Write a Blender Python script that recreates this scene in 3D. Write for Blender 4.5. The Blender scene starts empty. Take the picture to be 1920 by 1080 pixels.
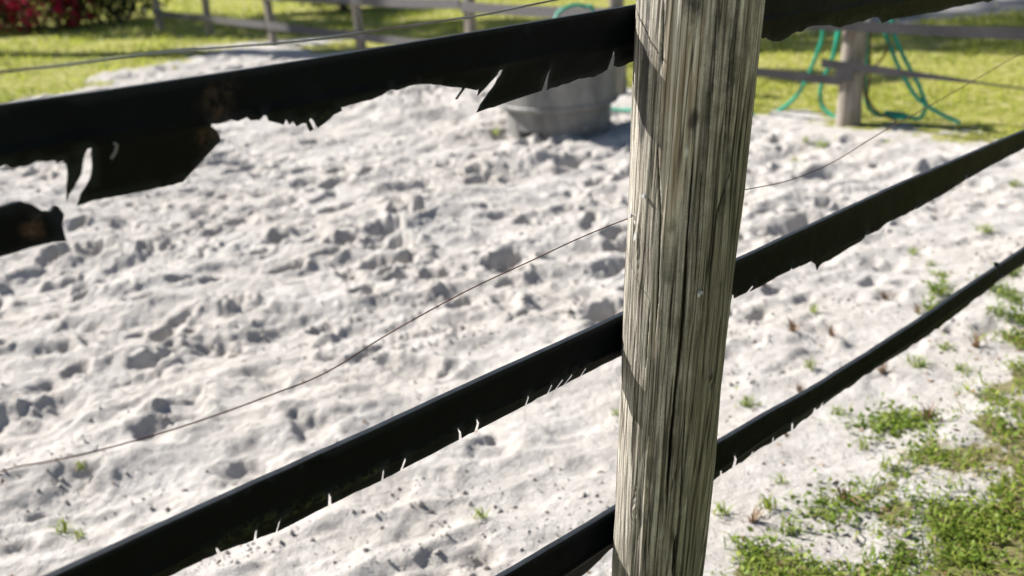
import bpy, bmesh, math, random
import numpy as np
from mathutils import Vector, Matrix, geometry

random.seed(7); rng = np.random.default_rng(11)
S = bpy.context.scene
COL = S.collection

# ------------------------------------------------------------------ camera
FPX = 1867.0
PITCH, ROLL, EYE = math.radians(20.95), math.radians(4.0), 1.65
_c, _s = math.cos(PITCH), math.sin(PITCH)
LR, LU, FW = np.array([1., 0, 0]), np.array([0, _s, _c]), np.array([0, _c, -_s])
IR = math.cos(ROLL) * LR - math.sin(ROLL) * LU
IU = math.sin(ROLL) * LR + math.cos(ROLL) * LU
EYEP = np.array([0, 0, EYE])
cd = bpy.data.cameras.new('camera'); cam = bpy.data.objects.new('camera', cd); COL.objects.link(cam)
cd.sensor_width = 36; cd.lens = 35.0; cd.clip_start = 0.05; cd.clip_end = 1000
M = Matrix.Identity(4)
for i in range(3):
    M[i][0], M[i][1], M[i][2], M[i][3] = IR[i], IU[i], -FW[i], EYEP[i]
cam.matrix_world = M
cd.dof.use_dof = True; cd.dof.focus_distance = 1.56; cd.dof.aperture_fstop = 3.3
cd.dof.aperture_blades = 9
S.camera = cam

# ------------------------------------------------------------------ light
SUN_EL = math.radians(42); SUN_AZ = math.radians(28)          # azimuth measured from -X towards +Y
to_sun = np.array([-math.cos(SUN_AZ) * math.cos(SUN_EL), math.sin(SUN_AZ) * math.cos(SUN_EL), math.sin(SUN_EL)])
w = bpy.data.worlds.new('World'); S.world = w; w.use_nodes = True
wn = w.node_tree.nodes; wl = w.node_tree.links
sky = wn.new('ShaderNodeTexSky'); sky.sky_type = 'NISHITA'; sky.sun_disc = False
sky.sun_elevation = SUN_EL; sky.sun_rotation = math.atan2(to_sun[0], to_sun[1])
bg = wn['Background']; bg.inputs[1].default_value = 0.052
wl.new(sky.outputs[0], bg.inputs[0])
sd = bpy.data.lights.new('sun', 'SUN'); sd.energy = 5.0; sd.angle = math.radians(0.55); sd.color = (1, .965, .91)
so = bpy.data.objects.new('sun', sd); COL.objects.link(so); so.location = (-8, 6, 12)
so.rotation_euler = Vector(-to_sun).to_track_quat('-Z', 'Y').to_euler()
S.view_settings.view_transform = 'Standard'; S.view_settings.look = 'None'
S.view_settings.exposure = 1.0; S.view_settings.gamma = 1.0

# ------------------------------------------------------------------ pixel -> place helpers
def ray(x, y): return IR * (x - 960) / FPX + IU * (540 - y) / FPX + FW
def ground_at(x, y, z=0.0):
    r = ray(x, y); return EYEP + r * ((z - EYE) / r[2])

class FencePlane:
    """vertical plane through P along D; o = offset along N (towards the camera)"""
    def __init__(s, P, D):
        s.P = np.array([P[0], P[1], 0.]); s.D = np.array([D[0], D[1], 0.]) / math.hypot(*D[:2]); s.N = np.array([s.D[1], -s.D[0], 0.])
        if s.N @ (EYEP - s.P) < 0: s.N = -s.N
    def tz(s, x, y, o=0.0):
        r = ray(x, y); p = EYEP + r * ((s.N @ s.P + o - s.N @ EYEP) / (s.N @ r))
        return (p - s.P) @ s.D, p[2]
    def pt(s, t, z, o=0.0): return s.P + s.D * t + s.N * o + np.array([0, 0, z])

# ------------------------------------------------------------------ noise
def _hash(ix, iy, seed):
    h = (ix.astype(np.int64) * 374761393 + iy.astype(np.int64) * 668265263 + seed * 982451653) & 0xffffffff
    h = ((h ^ (h >> 13)) * 1274126177) & 0xffffffff
    return ((h ^ (h >> 16)) & 0xffff) / 65535.0
def vnoise(x, y, seed=0):
    ix, iy = np.floor(x), np.floor(y); fx, fy = x - ix, y - iy
    fx = fx * fx * fx * (fx * (fx * 6 - 15) + 10); fy = fy * fy * fy * (fy * (fy * 6 - 15) + 10)
    a = _hash(ix, iy, seed); b = _hash(ix + 1, iy, seed); c = _hash(ix, iy + 1, seed); d = _hash(ix + 1, iy + 1, seed)
    return (a + (b - a) * fx) * (1 - fy) + (c + (d - c) * fx) * fy - 0.5
def fbm(x, y, seed=0, oct=4, gain=0.5):
    r = 0; a = 1.0
    for i in range(oct):
        r = r + a * vnoise(x, y, seed + i * 17); x = x * 2.03 + 3.1; y = y * 2.03 + 1.7; a *= gain
    return r
def sstep(a, b, x):
    t = np.clip((x - a) / (b - a), 0, 1); return t * t * (3 - 2 * t)

# ------------------------------------------------------------------ object helpers
def mesh_obj(name, verts, faces, mat=None, parent=None, smooth=False, attrs=None, colors=None):
    me = bpy.data.meshes.new(name)
    verts = np.asarray(verts, dtype=np.float32)
    if isinstance(faces, np.ndarray):
        nf, k = faces.shape
        me.vertices.add(len(verts)); me.vertices.foreach_set('co', verts.ravel())
        me.loops.add(nf * k); me.loops.foreach_set('vertex_index', faces.astype(np.int32).ravel())
        me.polygons.add(nf); me.polygons.foreach_set('loop_start', np.arange(0, nf * k, k, dtype=np.int32))
        me.update(calc_edges=True)
    else:
        me.from_pydata(verts.tolist(), [], faces)
    if smooth: me.polygons.foreach_set('use_smooth', np.ones(len(me.polygons), dtype=bool))
    for nme, a in (attrs or {}).items():
        a = np.asarray(a, dtype=np.float32)
        if a.ndim == 1:
            at = me.attributes.new(nme, 'FLOAT', 'POINT'); at.data.foreach_set('value', a)
        else:
            at = me.attributes.new(nme, 'FLOAT_VECTOR', 'POINT'); at.data.foreach_set('vector', a.ravel())
    me.update()
    o = bpy.data.objects.new(name, me); COL.objects.link(o)
    if mat: me.materials.append(mat)
    if parent: o.parent = parent; o.matrix_parent_inverse = Matrix.Translation(-parent.location)
    return o
def rebase(o, p):
    """put a mesh object's origin at p"""
    o.data.transform(Matrix.Translation((-p[0], -p[1], -p[2]))); o.location = p; return o
def thing(name, label, cat, loc, group=None):
    o = bpy.data.objects.new(name, None); COL.objects.link(o); o.location = loc; o.empty_display_size = .1
    return tag(o, label, cat, group)
def tag(o, label=None, cat=None, group=None, kind=None):
    if label: o['label'] = label
    if cat: o['category'] = cat
    if group: o['group'] = group
    if kind: o['kind'] = kind
    return o
def tube(path, r, seg=8, caps=True):
    P = np.array(path, float); n = len(P)
    rr = np.broadcast_to(np.asarray(r, float), (n,))
    T = np.gradient(P, axis=0); T /= np.linalg.norm(T, axis=1)[:, None]
    u = np.cross(T[0], [0, 0, 1]);
    if np.linalg.norm(u) < 1e-3: u = np.cross(T[0], [1, 0, 0])
    u /= np.linalg.norm(u); V = []; Fc = []
    for i in range(n):
        u = u - T[i] * (u @ T[i]); u /= np.linalg.norm(u); v = np.cross(T[i], u)
        for k in range(seg):
            a = 2 * math.pi * k / seg; V.append(P[i] + rr[i] * (u * math.cos(a) + v * math.sin(a)))
    for i in range(n - 1):
        for k in range(seg):
            k2 = (k + 1) % seg; Fc.append((i * seg + k, i * seg + k2, (i + 1) * seg + k2, (i + 1) * seg + k))
    if caps:
        Fc.append(tuple(range(seg))[::-1]); Fc.append(tuple((n - 1) * seg + k for k in range(seg)))
    return V, Fc
def spline(pts, per=8):
    P = [np.array(p, float) for p in pts]; P = [2 * P[0] - P[1]] + P + [2 * P[-1] - P[-2]]; out = []
    for i in range(1, len(P) - 2):
        for k in range(per):
            t = k / per; a, b, c, d = P[i - 1], P[i], P[i + 1], P[i + 2]
            out.append(.5 * ((2 * b) + (c - a) * t + (2 * a - 5 * b + 4 * c - d) * t * t + (3 * b - a - 3 * c + d) * t ** 3))
    out.append(P[-2]); return out

# ------------------------------------------------------------------ materials
def new_mat(name):
    m = bpy.data.materials.new(name); m.use_nodes = True
    return m, m.node_tree.nodes, m.node_tree.links, m.node_tree.nodes['Principled BSDF']
def ramp(n, stops, interp='LINEAR'):
    r = n.new('ShaderNodeValToRGB'); r.color_ramp.interpolation = interp
    e = r.color_ramp.elements
    while len(e) < len(stops): e.new(.5)
    for el, (p, c) in zip(e, stops):
        el.position = p; el.color = (*c, 1) if len(c) == 3 else c
    return r
def noise_node(n, l, scale, detail=4, rough=.55, vec=None, dist=0):
    t = n.new('ShaderNodeTexNoise'); t.inputs['Scale'].default_value = scale; t.inputs['Detail'].default_value = detail
    t.inputs['Roughness'].default_value = rough; t.inputs['Distortion'].default_value = dist
    if vec is not None: l.new(vec, t.inputs['Vector'])
    return t
def mixc(n, l, fac, a, b, mode='MIX'):
    m = n.new('ShaderNodeMix'); m.data_type = 'RGBA'; m.blend_type = mode
    for sock, v in ((m.inputs[0], fac), (m.inputs[6], a), (m.inputs[7], b)):
        if hasattr(v, 'is_linked') or isinstance(v, bpy.types.NodeSocket): l.new(v, sock)
        elif isinstance(v, (int, float)): sock.default_value = v
        else: sock.default_value = (*v, 1)
    return m.outputs[2]
def bump(n, l, h, strength, dist, normal=None):
    b = n.new('ShaderNodeBump'); b.inputs['Strength'].default_value = strength; b.inputs['Distance'].default_value = dist
    l.new(h, b.inputs['Height'])
    if normal is not None: l.new(normal, b.inputs['Normal'])
    return b.outputs[0]
def attr(n, name):
    a = n.new('ShaderNodeAttribute'); a.attribute_name = name; return a

def mat_ground():
    m, n, l, p = new_mat('ground_sand_and_soil')
    geo = n.new('ShaderNodeNewGeometry'); pos = geo.outputs['Position']
    big = noise_node(n, l, 1.3, 4, .6, pos); mid = noise_node(n, l, 9, 5, .6, pos); fine = noise_node(n, l, 160, 3, .7, pos)
    sand = ramp(n, [(.3, (.43, .405, .38)), (.7, (.545, .52, .495))]); l.new(mid.outputs[0], sand.inputs[0])
    tint = ramp(n, [(.35, (1, .98, .955)), (.65, (1, 1, 1))]); l.new(big.outputs[0], tint.inputs[0])
    s = mixc(n, l, 1.0, sand.outputs[0], tint.outputs[0], 'MULTIPLY')
    gr = ramp(n, [(.3, (.88, .87, .86)), (.6, (1, 1, 1))]); l.new(fine.outputs[0], gr.inputs[0])
    s = mixc(n, l, 1.0, s, gr.outputs[0], 'MULTIPLY')
    # specks of dry plant matter
    sp = noise_node(n, l, 85, 2, .5, pos); spr = ramp(n, [(.64, (0, 0, 0)), (.74, (1, 1, 1))]); l.new(sp.outputs[0], spr.inputs[0])
    deb = attr(n, 'debris'); mul = n.new('ShaderNodeMath'); mul.operation = 'MULTIPLY'
    l.new(spr.outputs[0], mul.inputs[0]); l.new(deb.outputs['Fac'], mul.inputs[1])
    s = mixc(n, l, mul.outputs[0], s, (.16, .095, .05))
    # soil under the grass
    soil = ramp(n, [(.3, (.15, .16, .03)), (.5, (.26, .265, .05)), (.62, (.38, .33, .15)), (.75, (.48, .43, .30))]); l.new(mid.outputs[0], soil.inputs[0])
    ga = attr(n, 'grass'); gm = n.new('ShaderNodeMath'); gm.operation = 'ADD'
    gn = noise_node(n, l, 14, 4, .7, pos); sub = n.new('ShaderNodeMath'); sub.operation = 'MULTIPLY_ADD'
    l.new(gn.outputs[0], sub.inputs[0]); sub.inputs[1].default_value = 1.6; sub.inputs[2].default_value = -.8
    l.new(ga.outputs['Fac'], gm.inputs[0]); l.new(sub.outputs[0], gm.inputs[1])
    gr2 = ramp(n, [(.42, (0, 0, 0)), (.62, (1, 1, 1))]); l.new(gm.outputs[0], gr2.inputs[0])
    vsoil = ramp(n, [(.33, (.09, .08, .035)), (.47, (.16, .145, .06)), (.60, (.24, .21, .12)), (.75, (.42, .39, .34))]); vn = noise_node(n, l, 26, 5, .7, pos); l.new(vn.outputs[0], vsoil.inputs[0])
    soilmix = mixc(n, l, attr(n, 'verge').outputs['Fac'], soil.outputs[0], vsoil.outputs[0])
    s = mixc(n, l, gr2.outputs[0], s, soilmix)
    da = attr(n, 'drive'); s = mixc(n, l, da.outputs['Fac'], s, (.19, .185, .185))
    l.new(s, p.inputs['Base Color']); p.inputs['Roughness'].default_value = .95; p.inputs['Specular IOR Level'].default_value = .15
    b1 = bump(n, l, fine.outputs[0], .8, .005)
    cl = noise_node(n, l, 30, 6, .7, pos); b2 = bump(n, l, cl.outputs[0], 1.0, .014, b1)
    l.new(b2, p.inputs['Normal']); return m

def mat_wood():
    m, n, l, p = new_mat('weathered_post_wood')
    a = attr(n, 'wood'); v = a.outputs['Vector']
    def mp(sx, sz):
        k = n.new('ShaderNodeMapping'); k.inputs['Scale'].default_value = (sx, sx, sz); l.new(v, k.inputs[0]); return k.outputs[0]
    wv = mp(1, 1)
    g1 = noise_node(n, l, 1, 5, .65, mp(170, 4.5), .4); g2 = noise_node(n, l, 1, 4, .6, mp(420, 14)); g3 = noise_node(n, l, 1, 5, .6, mp(38, 5))
    pat = noise_node(n, l, 22, 5, .65, wv); pore = noise_node(n, l, 600, 2, .6, mp(1, .5))
    base = ramp(n, [(.30, (.05, .045, .038)), (.42, (.215, .195, .165)), (.52, (.45, .42, .37)), (.66, (.72, .69, .63))]); l.new(g1.outputs[0], base.inputs[0])
    f2 = ramp(n, [(.33, (.45, .44, .42)), (.55, (1, 1, 1))]); l.new(g2.outputs[0], f2.inputs[0])
    c = mixc(n, l, .95, base.outputs[0], f2.outputs[0], 'MULTIPLY')
    f3 = ramp(n, [(.35, (.62, .60, .56)), (.6, (1.08, 1.05, 1))]); l.new(g3.outputs[0], f3.inputs[0])
    c = mixc(n, l, .85, c, f3.outputs[0], 'MULTIPLY')
    po = ramp(n, [(.36, (.5, .5, .5)), (.48, (1, 1, 1))]); l.new(pore.outputs[0], po.inputs[0])
    c = mixc(n, l, .6, c, po.outputs[0], 'MULTIPLY')
    def painted(name, col_stops, src, k=1.0):
        nonlocal c
        at = attr(n, name); r = ramp(n, col_stops); l.new(src, r.inputs[0])
        mm = n.new('ShaderNodeMath'); mm.operation = 'MULTIPLY_ADD'; l.new(pat.outputs[0], mm.inputs[0]); mm.inputs[1].default_value = 1.5; mm.inputs[2].default_value = -.75
        ad = n.new('ShaderNodeMath'); ad.operation = 'ADD'; l.new(at.outputs['Fac'], ad.inputs[0]); l.new(mm.outputs[0], ad.inputs[1])
        rr = ramp(n, [(.3, (0, 0, 0)), (.75, (k, k, k))]); l.new(ad.outputs[0], rr.inputs[0])
        c = mixc(n, l, rr.outputs[0], c, r.outputs[0])
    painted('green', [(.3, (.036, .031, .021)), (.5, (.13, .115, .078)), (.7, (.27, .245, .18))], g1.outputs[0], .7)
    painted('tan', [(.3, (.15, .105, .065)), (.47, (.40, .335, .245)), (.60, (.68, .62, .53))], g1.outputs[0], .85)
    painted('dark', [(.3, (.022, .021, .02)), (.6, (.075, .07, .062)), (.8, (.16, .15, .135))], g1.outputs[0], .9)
    ln = noise_node(n, l, 1, 2, .5, mp(62, 1.1), .25); lr = ramp(n, [(.0, (1, 1, 1)), (.478, (1, 1, 1)), (.494, (.16, .14, .12)), (.506, (.16, .14, .12)), (.522, (1, 1, 1)), (1, (1, 1, 1))]); l.new(ln.outputs[0], lr.inputs[0])
    c = mixc(n, l, .85, c, lr.outputs[0], 'MULTIPLY')
    wa = attr(n, 'white'); wr = ramp(n, [(.25, (0, 0, 0)), (.55, (1, 1, 1))]); l.new(wa.outputs['Fac'], wr.inputs[0])
    c = mixc(n, l, wr.outputs[0], c, (.62, .63, .62))
    ca = attr(n, 'crack'); cr = ramp(n, [(.15, (1, 1, 1)), (.7, (.12, .10, .08))]); l.new(ca.outputs['Fac'], cr.inputs[0])
    c = mixc(n, l, 1.0, c, cr.outputs[0], 'MULTIPLY')
    l.new(c, p.inputs['Base Color']); p.inputs['Roughness'].default_value = .85; p.inputs['Specular IOR Level'].default_value = .25
    b1 = bump(n, l, g2.outputs[0], .55, .0012); b2 = bump(n, l, g1.outputs[0], .6, .0022, b1)
    b2 = bump(n, l, lr.outputs[0], .8, .0022, b2); b3 = bump(n, l, pore.outputs[0], .4, .0007, b2); l.new(b3, p.inputs['Normal']); return m

def mat_simple(name, stops, scale, rough=.8, spec=.3, bs=.3, bd=.003, stretch=None, detail=5):
    m, n, l, p = new_mat(name)
    tc = n.new('ShaderNodeTexCoord'); vec = tc.outputs['Object']
    if stretch:
        k = n.new('ShaderNodeMapping'); k.inputs['Scale'].default_value = stretch; l.new(vec, k.inputs[0]); vec = k.outputs[0]
    t = noise_node(n, l, scale, detail, .6, vec); r = ramp(n, stops); l.new(t.outputs[0], r.inputs[0])
    l.new(r.outputs[0], p.inputs['Base Color']); p.inputs['Roughness'].default_value = rough; p.inputs['Specular IOR Level'].default_value = spec
    if bs: l.new(bump(n, l, t.outputs[0], bs, bd), p.inputs['Normal'])
    return m

def mat_rubber():
    m, n, l, p = new_mat('black_rubber_belt')
    tc = n.new('ShaderNodeTexCoord'); o = tc.outputs['Object']
    a = noise_node(n, l, 14, 5, .6, o); v = n.new('ShaderNodeTexVoronoi'); v.feature = 'DISTANCE_TO_EDGE'; v.inputs['Scale'].default_value = 130; l.new(o, v.inputs['Vector'])
    r = ramp(n, [(.3, (.0016, .0024, .0036)), (.6, (.0030, .0042, .0060)), (.8, (.0060, .0075, .0098))]); l.new(a.outputs[0], r.inputs[0])
    c = r.outputs[0]
    st = attr(n, 'stain'); sn = noise_node(n, l, 60, 5, .7, o); mm = n.new('ShaderNodeMath'); mm.operation = 'MULTIPLY'; sr = ramp(n, [(.42, (0, 0, 0)), (.6, (1, 1, 1))]); l.new(sn.outputs[0], sr.inputs[0])
    l.new(st.outputs['Fac'], mm.inputs[0]); l.new(sr.outputs[0], mm.inputs[1]); c = mixc(n, l, mm.outputs[0], c, (.20, .12, .08))
    mo = attr(n, 'moss'); m2 = n.new('ShaderNodeMath'); m2.operation = 'MULTIPLY'; s2 = noise_node(n, l, 110, 4, .7, o); r2 = ramp(n, [(.45, (0, 0, 0)), (.62, (1, 1, 1))]); l.new(s2.outputs[0], r2.inputs[0])
    l.new(mo.outputs['Fac'], m2.inputs[0]); l.new(r2.outputs[0], m2.inputs[1]); c = mixc(n, l, m2.outputs[0], c, (.05, .065, .028))
    to = attr(n, 'sky_sheen'); tr = n.new('ShaderNodeMath'); tr.operation = 'MULTIPLY'; l.new(to.outputs['Fac'], tr.inputs[0]); wn_ = noise_node(n, l, 45, 5, .7, o); l.new(wn_.outputs[0], tr.inputs[1])
    c = mixc(n, l, tr.outputs[0], c, (.075, .085, .10))  # bluish sky reflection on the belt's edges and back, painted into the colour
    l.new(c, p.inputs['Base Color']); p.inputs['Roughness'].default_value = .5; p.inputs['Specular IOR Level'].default_value = .06
    vr = ramp(n, [(0, (0, 0, 0)), (.06, (1, 1, 1))]); l.new(v.outputs[0], vr.inputs[0])
    b1 = bump(n, l, vr.outputs[0], .10, .0006); b2 = bump(n, l, a.outputs[0], .3, .004, b1); l.new(b2, p.inputs['Normal']); return m

def mat_leaf(name, stops, trans=.35, rough=.55):
    m, n, l, p = new_mat(name)
    t = attr(n, 'tint'); r = ramp(n, stops); l.new(t.outputs['Fac'], r.inputs[0]); l.new(r.outputs[0], p.inputs['Base Color'])
    p.inputs['Roughness'].default_value = rough; p.inputs['Specular IOR Level'].default_value = .3
    tr = n.new('ShaderNodeBsdfTranslucent'); l.new(r.outputs[0], tr.inputs[0]); mx = n.new('ShaderNodeMixShader'); mx.inputs[0].default_value = trans
    l.new(p.outputs[0], mx.inputs[1]); l.new(tr.outputs[0], mx.inputs[2]); l.new(mx.outputs[0], n['Material Output'].inputs[0]); return m

MG = mat_ground(); MW = mat_wood(); MR = mat_rubber()
M_GRASS = mat_leaf('lawn_grass', [(0, (.10, .14, .02)), (.4, (.32, .37, .045)), (.75, (.50, .51, .09)), (1, (.62, .54, .26))], .5)
M_NEAR = mat_leaf('weed_grass', [(0, (.05, .10, .015)), (.4, (.18, .26, .035)), (.76, (.36, .41, .07)), (.87, (.36, .29, .12)), (1, (.46, .37, .21))], .45)
M_DRY = mat_leaf('dry_leaf', [(0, (.06, .03, .015)), (.4, (.17, .09, .045)), (.8, (.27, .17, .09)), (1, (.35, .27, .18))], .1, .8)
M_SHRUB = mat_leaf('shrub_leaf', [(0, (.012, .028, .008)), (.6, (.035, .065, .014)), (1, (.09, .12, .025))], .25, .4)
M_RED = mat_leaf('red_bract', [(0, (.40, .004, .04)), (.6, (.75, .012, .09)), (1, (.9, .04, .18))], .4)
M_OAK = mat_leaf('oak_leaf', [(0, (.02, .04, .01)), (1, (.08, .11, .025))], .25)
M_BARK = mat_simple('bark', [(.3, (.05, .04, .03)), (.7, (.16, .13, .10))], 9, .9)
M_BOARD = mat_simple('grey_fence_board', [(.3, (.075, .07, .07)), (.7, (.17, .16, .16))], 4, .9, .2, .4, .004, (6, 6, 30))
M_FPOST = mat_simple('grey_fence_post', [(.3, (.14, .115, .09)), (.52, (.27, .235, .195)), (.75, (.40, .36, .31))], 5, .9, .2, .5, .006, (6, 6, .8))
M_FRUB = mat_simple('sun_bleached_rubber', [(.3, (.016, .0155, .017)), (.7, (.036, .034, .036))], 6, .6, .35, .2, .003)
M_HOSE = mat_simple('green_hose', [(.3, (.010, .24, .15)), (.7, (.02, .38, .24))], 5, .4, .4, 0)
M_BHOSE = mat_simple('brown_hose', [(.3, (.09, .045, .02)), (.7, (.20, .10, .045))], 8, .6, .3, 0)
M_TUB = mat_simple('grey_tank_plastic', [(.3, (.11, .107, .103)), (.5, (.18, .175, .168)), (.72, (.27, .265, .25))], 7, .6, .3, .2, .004, (1, 1, .5))
M_WIRE = mat_simple('rusty_wire', [(.4, (.065, .026, .02)), (.62, (.18, .08, .055))], 20, .6, .4, 0)
M_WIRE2 = mat_simple('grey_wire', [(.45, (.11, .065, .045)), (.53, (.19, .19, .185)), (.7, (.30, .30, .29))], 1.6, .6, .4, 0)
M_STEEL = mat_simple('galvanised_nail', [(.3, (.25, .25, .26)), (.7, (.42, .42, .44))], 80, .45, .5, 0)
M_WHITE = mat_simple('white_fitting', [(.3, (.6, .62, .64)), (.7, (.78, .8, .82))], 20, .4, .4, 0)
M_WATER, _n, _l, _p = new_mat('tank_water'); _p.inputs['Base Color'].default_value = (.02, .028, .024, 1); _p.inputs['Roughness'].default_value = .04

# ------------------------------------------------------------------ layout of the two fences
PC = EYEP + ray(1272, 540) * 1.6                                   # a point on the near post's axis
NEAR = FencePlane(PC, (math.sin(math.radians(48)), math.cos(math.radians(48))))
B0, B1 = np.array([2.53, 7.14, 0]), np.array([-5.99, 18.48, 0])
BACK = FencePlane(B0, (B0 - B1)[:2])
_v = np.array([PC[0], PC[1], 0]); _v /= np.linalg.norm(_v); _L = np.array([_v[1], -_v[0], 0])
AXIS = np.array([0, 0, 1.]) - _v * .05 + _L * .074                  # the old post leans a little
def axis_at(z): return PC + AXIS * (z - PC[2])

# where grass grows: beyond the back fence, left corner of the paddock, verge on the camera side
EDGE_PX = [(1330, 1120), (1420, 1075), (1510, 1050), (1580, 1022), (1640, 975), (1665, 930), (1755, 905), (1790, 840), (1835, 795), (1830, 745), (1875, 695), (1905, 640), (1965, 590), (2100, 530)]
EDGE = np.array([ground_at(*q)[:2] for q in EDGE_PX])
VERGE = np.vstack([EDGE, [(6, 6.5), (6, -3), (-4, -3), (-1.5, .3), (-.2, 1.5)]])
def in_poly(x, y, poly):
    ins = np.zeros(x.shape, bool); n = len(poly)
    for i in range(n):
        (x1, y1), (x2, y2) = poly[i], poly[(i + 1) % n]
        if y1 == y2: continue
        ins ^= ((y1 > y) != (y2 > y)) & (x < (x2 - x1) * (y - y1) / (y2 - y1) + x1)
    return ins
def seg_dist(x, y, poly):
    d = np.full(x.shape, 1e9)
    for (x1, y1), (x2, y2) in zip(poly[:-1], poly[1:]):
        dx, dy = x2 - x1, y2 - y1; t = np.clip(((x - x1) * dx + (y - y1) * dy) / (dx * dx + dy * dy), 0, 1)
        d = np.minimum(d, np.hypot(x - x1 - t * dx, y - y1 - t * dy))
    return d
def far_grass(x, y):
    sb = -(BACK.N[0] * (x - B0[0]) + BACK.N[1] * (y - B0[1])) + fbm(x * 1.7, y * 1.7, 5, 3) * .5
    a = sstep(-.15, .35, sb)
    xb = np.interp(y, [5, 8, 11.2, 13.2, 14.5, 16], [-13, -9, -5.3, -4.4, -3.3, -2.2]) + fbm(x * 1.6, y * 1.6, 9, 4, .6) * 1.5
    b = sstep(-.2, .5, xb - x) * (y > 4)
    patch = np.exp(-(((x + 3.2) / 1.3) ** 2 + ((y - 14.9) / .55) ** 2))
    return np.maximum(a, b) * (1 - .8 * np.clip(patch * 1.3, 0, 1))
def drive_mask(x, y):
    d = (y - 12.3) - .35 * (x - 6) + fbm(x * .8, y * .8, 31, 3) * .5
    return sstep(0, .4, d) * sstep(3.6, 1.6, d) * sstep(3.2, 5.0, x)
def verge_grass(x, y):
    ins = in_poly(x, y, VERGE); d = seg_dist(x, y, EDGE)
    sd_ = np.where(ins, d, -d)
    return sstep(-.12, .22, sd_ + fbm(x * 5, y * 5, 3, 4) * .28)

# ------------------------------------------------------------------ ground: one sheet, fine where the sand is trampled
def axis_coords(lo, hi, steps, far_lo, far_hi):
    xs = [lo]
    while xs[-1] < hi: xs.append(xs[-1] + steps(xs[-1]))
    up = [xs[-1]]; st = steps(xs[-1])
    while up[-1] < far_hi: st *= 1.35; up.append(up[-1] + st)
    dn = [lo]; st = steps(lo)
    while dn[-1] > far_lo: st *= 1.35; dn.append(dn[-1] - st)
    return np.array(dn[:0:-1] + xs + up[1:])
gx = axis_coords(-6.0, 4.6, lambda v: .0105 if -2.6 < v < 2.4 else .016, -400, 400)
gy = axis_coords(1.3, 15.5, lambda v: .0075 + .0016 * max(0, v - 1.3) ** 1.15, -60, 400)
X, Y = np.meshgrid(gx, gy)
side = NEAR.N[0] * (X - PC[0]) + NEAR.N[1] * (Y - PC[1])             # > 0: outside the near fence
along = NEAR.D[0] * (X - PC[0]) + NEAR.D[1] * (Y - PC[1])
out = np.maximum(sstep(-.45, .15, side), sstep(-1.9, -.6, side) * sstep(-.1, .9, along))
det = sstep(-6.6, -5.9, X) * sstep(5.2, 4.5, X) * sstep(.9, 1.3, Y) * sstep(16.6, 15.4, Y)
sbk = BACK.N[0] * (X - B0[0]) + BACK.N[1] * (Y - B0[1]); det *= .25 + .75 * sstep(.1, .9, sbk)
G = np.maximum(far_grass(X, Y), verge_grass(X, Y))
Z = .05 * fbm(X * .55, Y * .55, 40, 3) * det
# drifts dragged diagonally by hooves
ca, sa = math.cos(.35), math.sin(.35); Xr, Yr = X * ca + Y * sa, -X * sa + Y * ca
rough = (1 - .72 * out) * (1 - .7 * G)
wx, wy = .25 * fbm(X * 2, Y * 2, 44, 2), .25 * fbm(X * 2, Y * 2, 45, 2)
Z += rough * det * (.10 * fbm(Xr * 1.3 + wx, Yr * 3.0 + wy, 50, 3, .45) + .030 * fbm(Xr * 4.2 + wx, Yr * 7.5 + wy, 60, 3, .45))
ridg = 1 - 2 * np.abs(fbm(Xr * 1.7 + wx, Yr * 4.2 + wy, 64, 3)); Z += rough * det * .035 * np.clip(ridg - .5, 0, 1)
Hf = np.zeros_like(Z)
def stamp(cx, cy, a, b, ang, d, sd):
    R = max(a, b) * 2.0
    i0, i1 = np.searchsorted(gy, [cy - R, cy + R]); j0, j1 = np.searchsorted(gx, [cx - R, cx + R])
    if i1 <= i0 or j1 <= j0: return
    xx, yy = X[i0:i1, j0:j1], Y[i0:i1, j0:j1]; dx, dy = xx - cx, yy - cy
    u = dx * math.cos(ang) + dy * math.sin(ang); v = -dx * math.sin(ang) + dy * math.cos(ang)
    e = np.hypot(u / a, v / b) + .55 * fbm(xx * 11, yy * 11, sd, 4, .55)
    h = -d * (1 - sstep(.38, 1.05, e)) * (1 + .55 * np.clip(u / a, -1, 1)) + .24 * d * np.exp(-((e - 1.28) / .36) ** 2) * (1 + .8 * np.clip(u / a, -1, 1))
    h += .15 * d * np.exp(-((e - .2) / .35) ** 2)
    Hf[i0:i1, j0:j1] = np.where(h < 0, np.minimum(Hf[i0:i1, j0:j1], h) * .85 + .15 * (Hf[i0:i1, j0:j1] + h), Hf[i0:i1, j0:j1] + h * .7)
for k in range(2300):
    cx, cy = rng.uniform(-5.5, 4), 1.6 + 12 * rng.random() ** .95
    if fbm(np.array([cx * .9]), np.array([cy * .9]), 71, 2)[0] < rng.uniform(-.55, -.02): continue
    sd_ = NEAR.N[0] * (cx - PC[0]) + NEAR.N[1] * (cy - PC[1])
    if sd_ > -.25 and rng.random() < .85: continue
    if far_grass(np.array([cx]), np.array([cy]))[0] > .5: continue
    a = .062 * math.exp(rng.normal(0, .32)); stamp(cx, cy, a * rng.uniform(1, 1.9), a * rng.uniform(.7, 1), rng.normal(.4, .6), rng.uniform(.015, .066) * (a / .062) ** .5, k)
zone = np.clip(.68 + .35 * sstep(2.9, 4.6, Y + .25 * X + .8 * fbm(X * .8, Y * .8, 72, 2)) + .5 * fbm(X * .6, Y * .6, 73, 2), .15, 1.1)
Z += np.clip(Hf, -.095, .045) * zone * det * (1 - .85 * G) * (1 - .70 * out)
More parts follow.
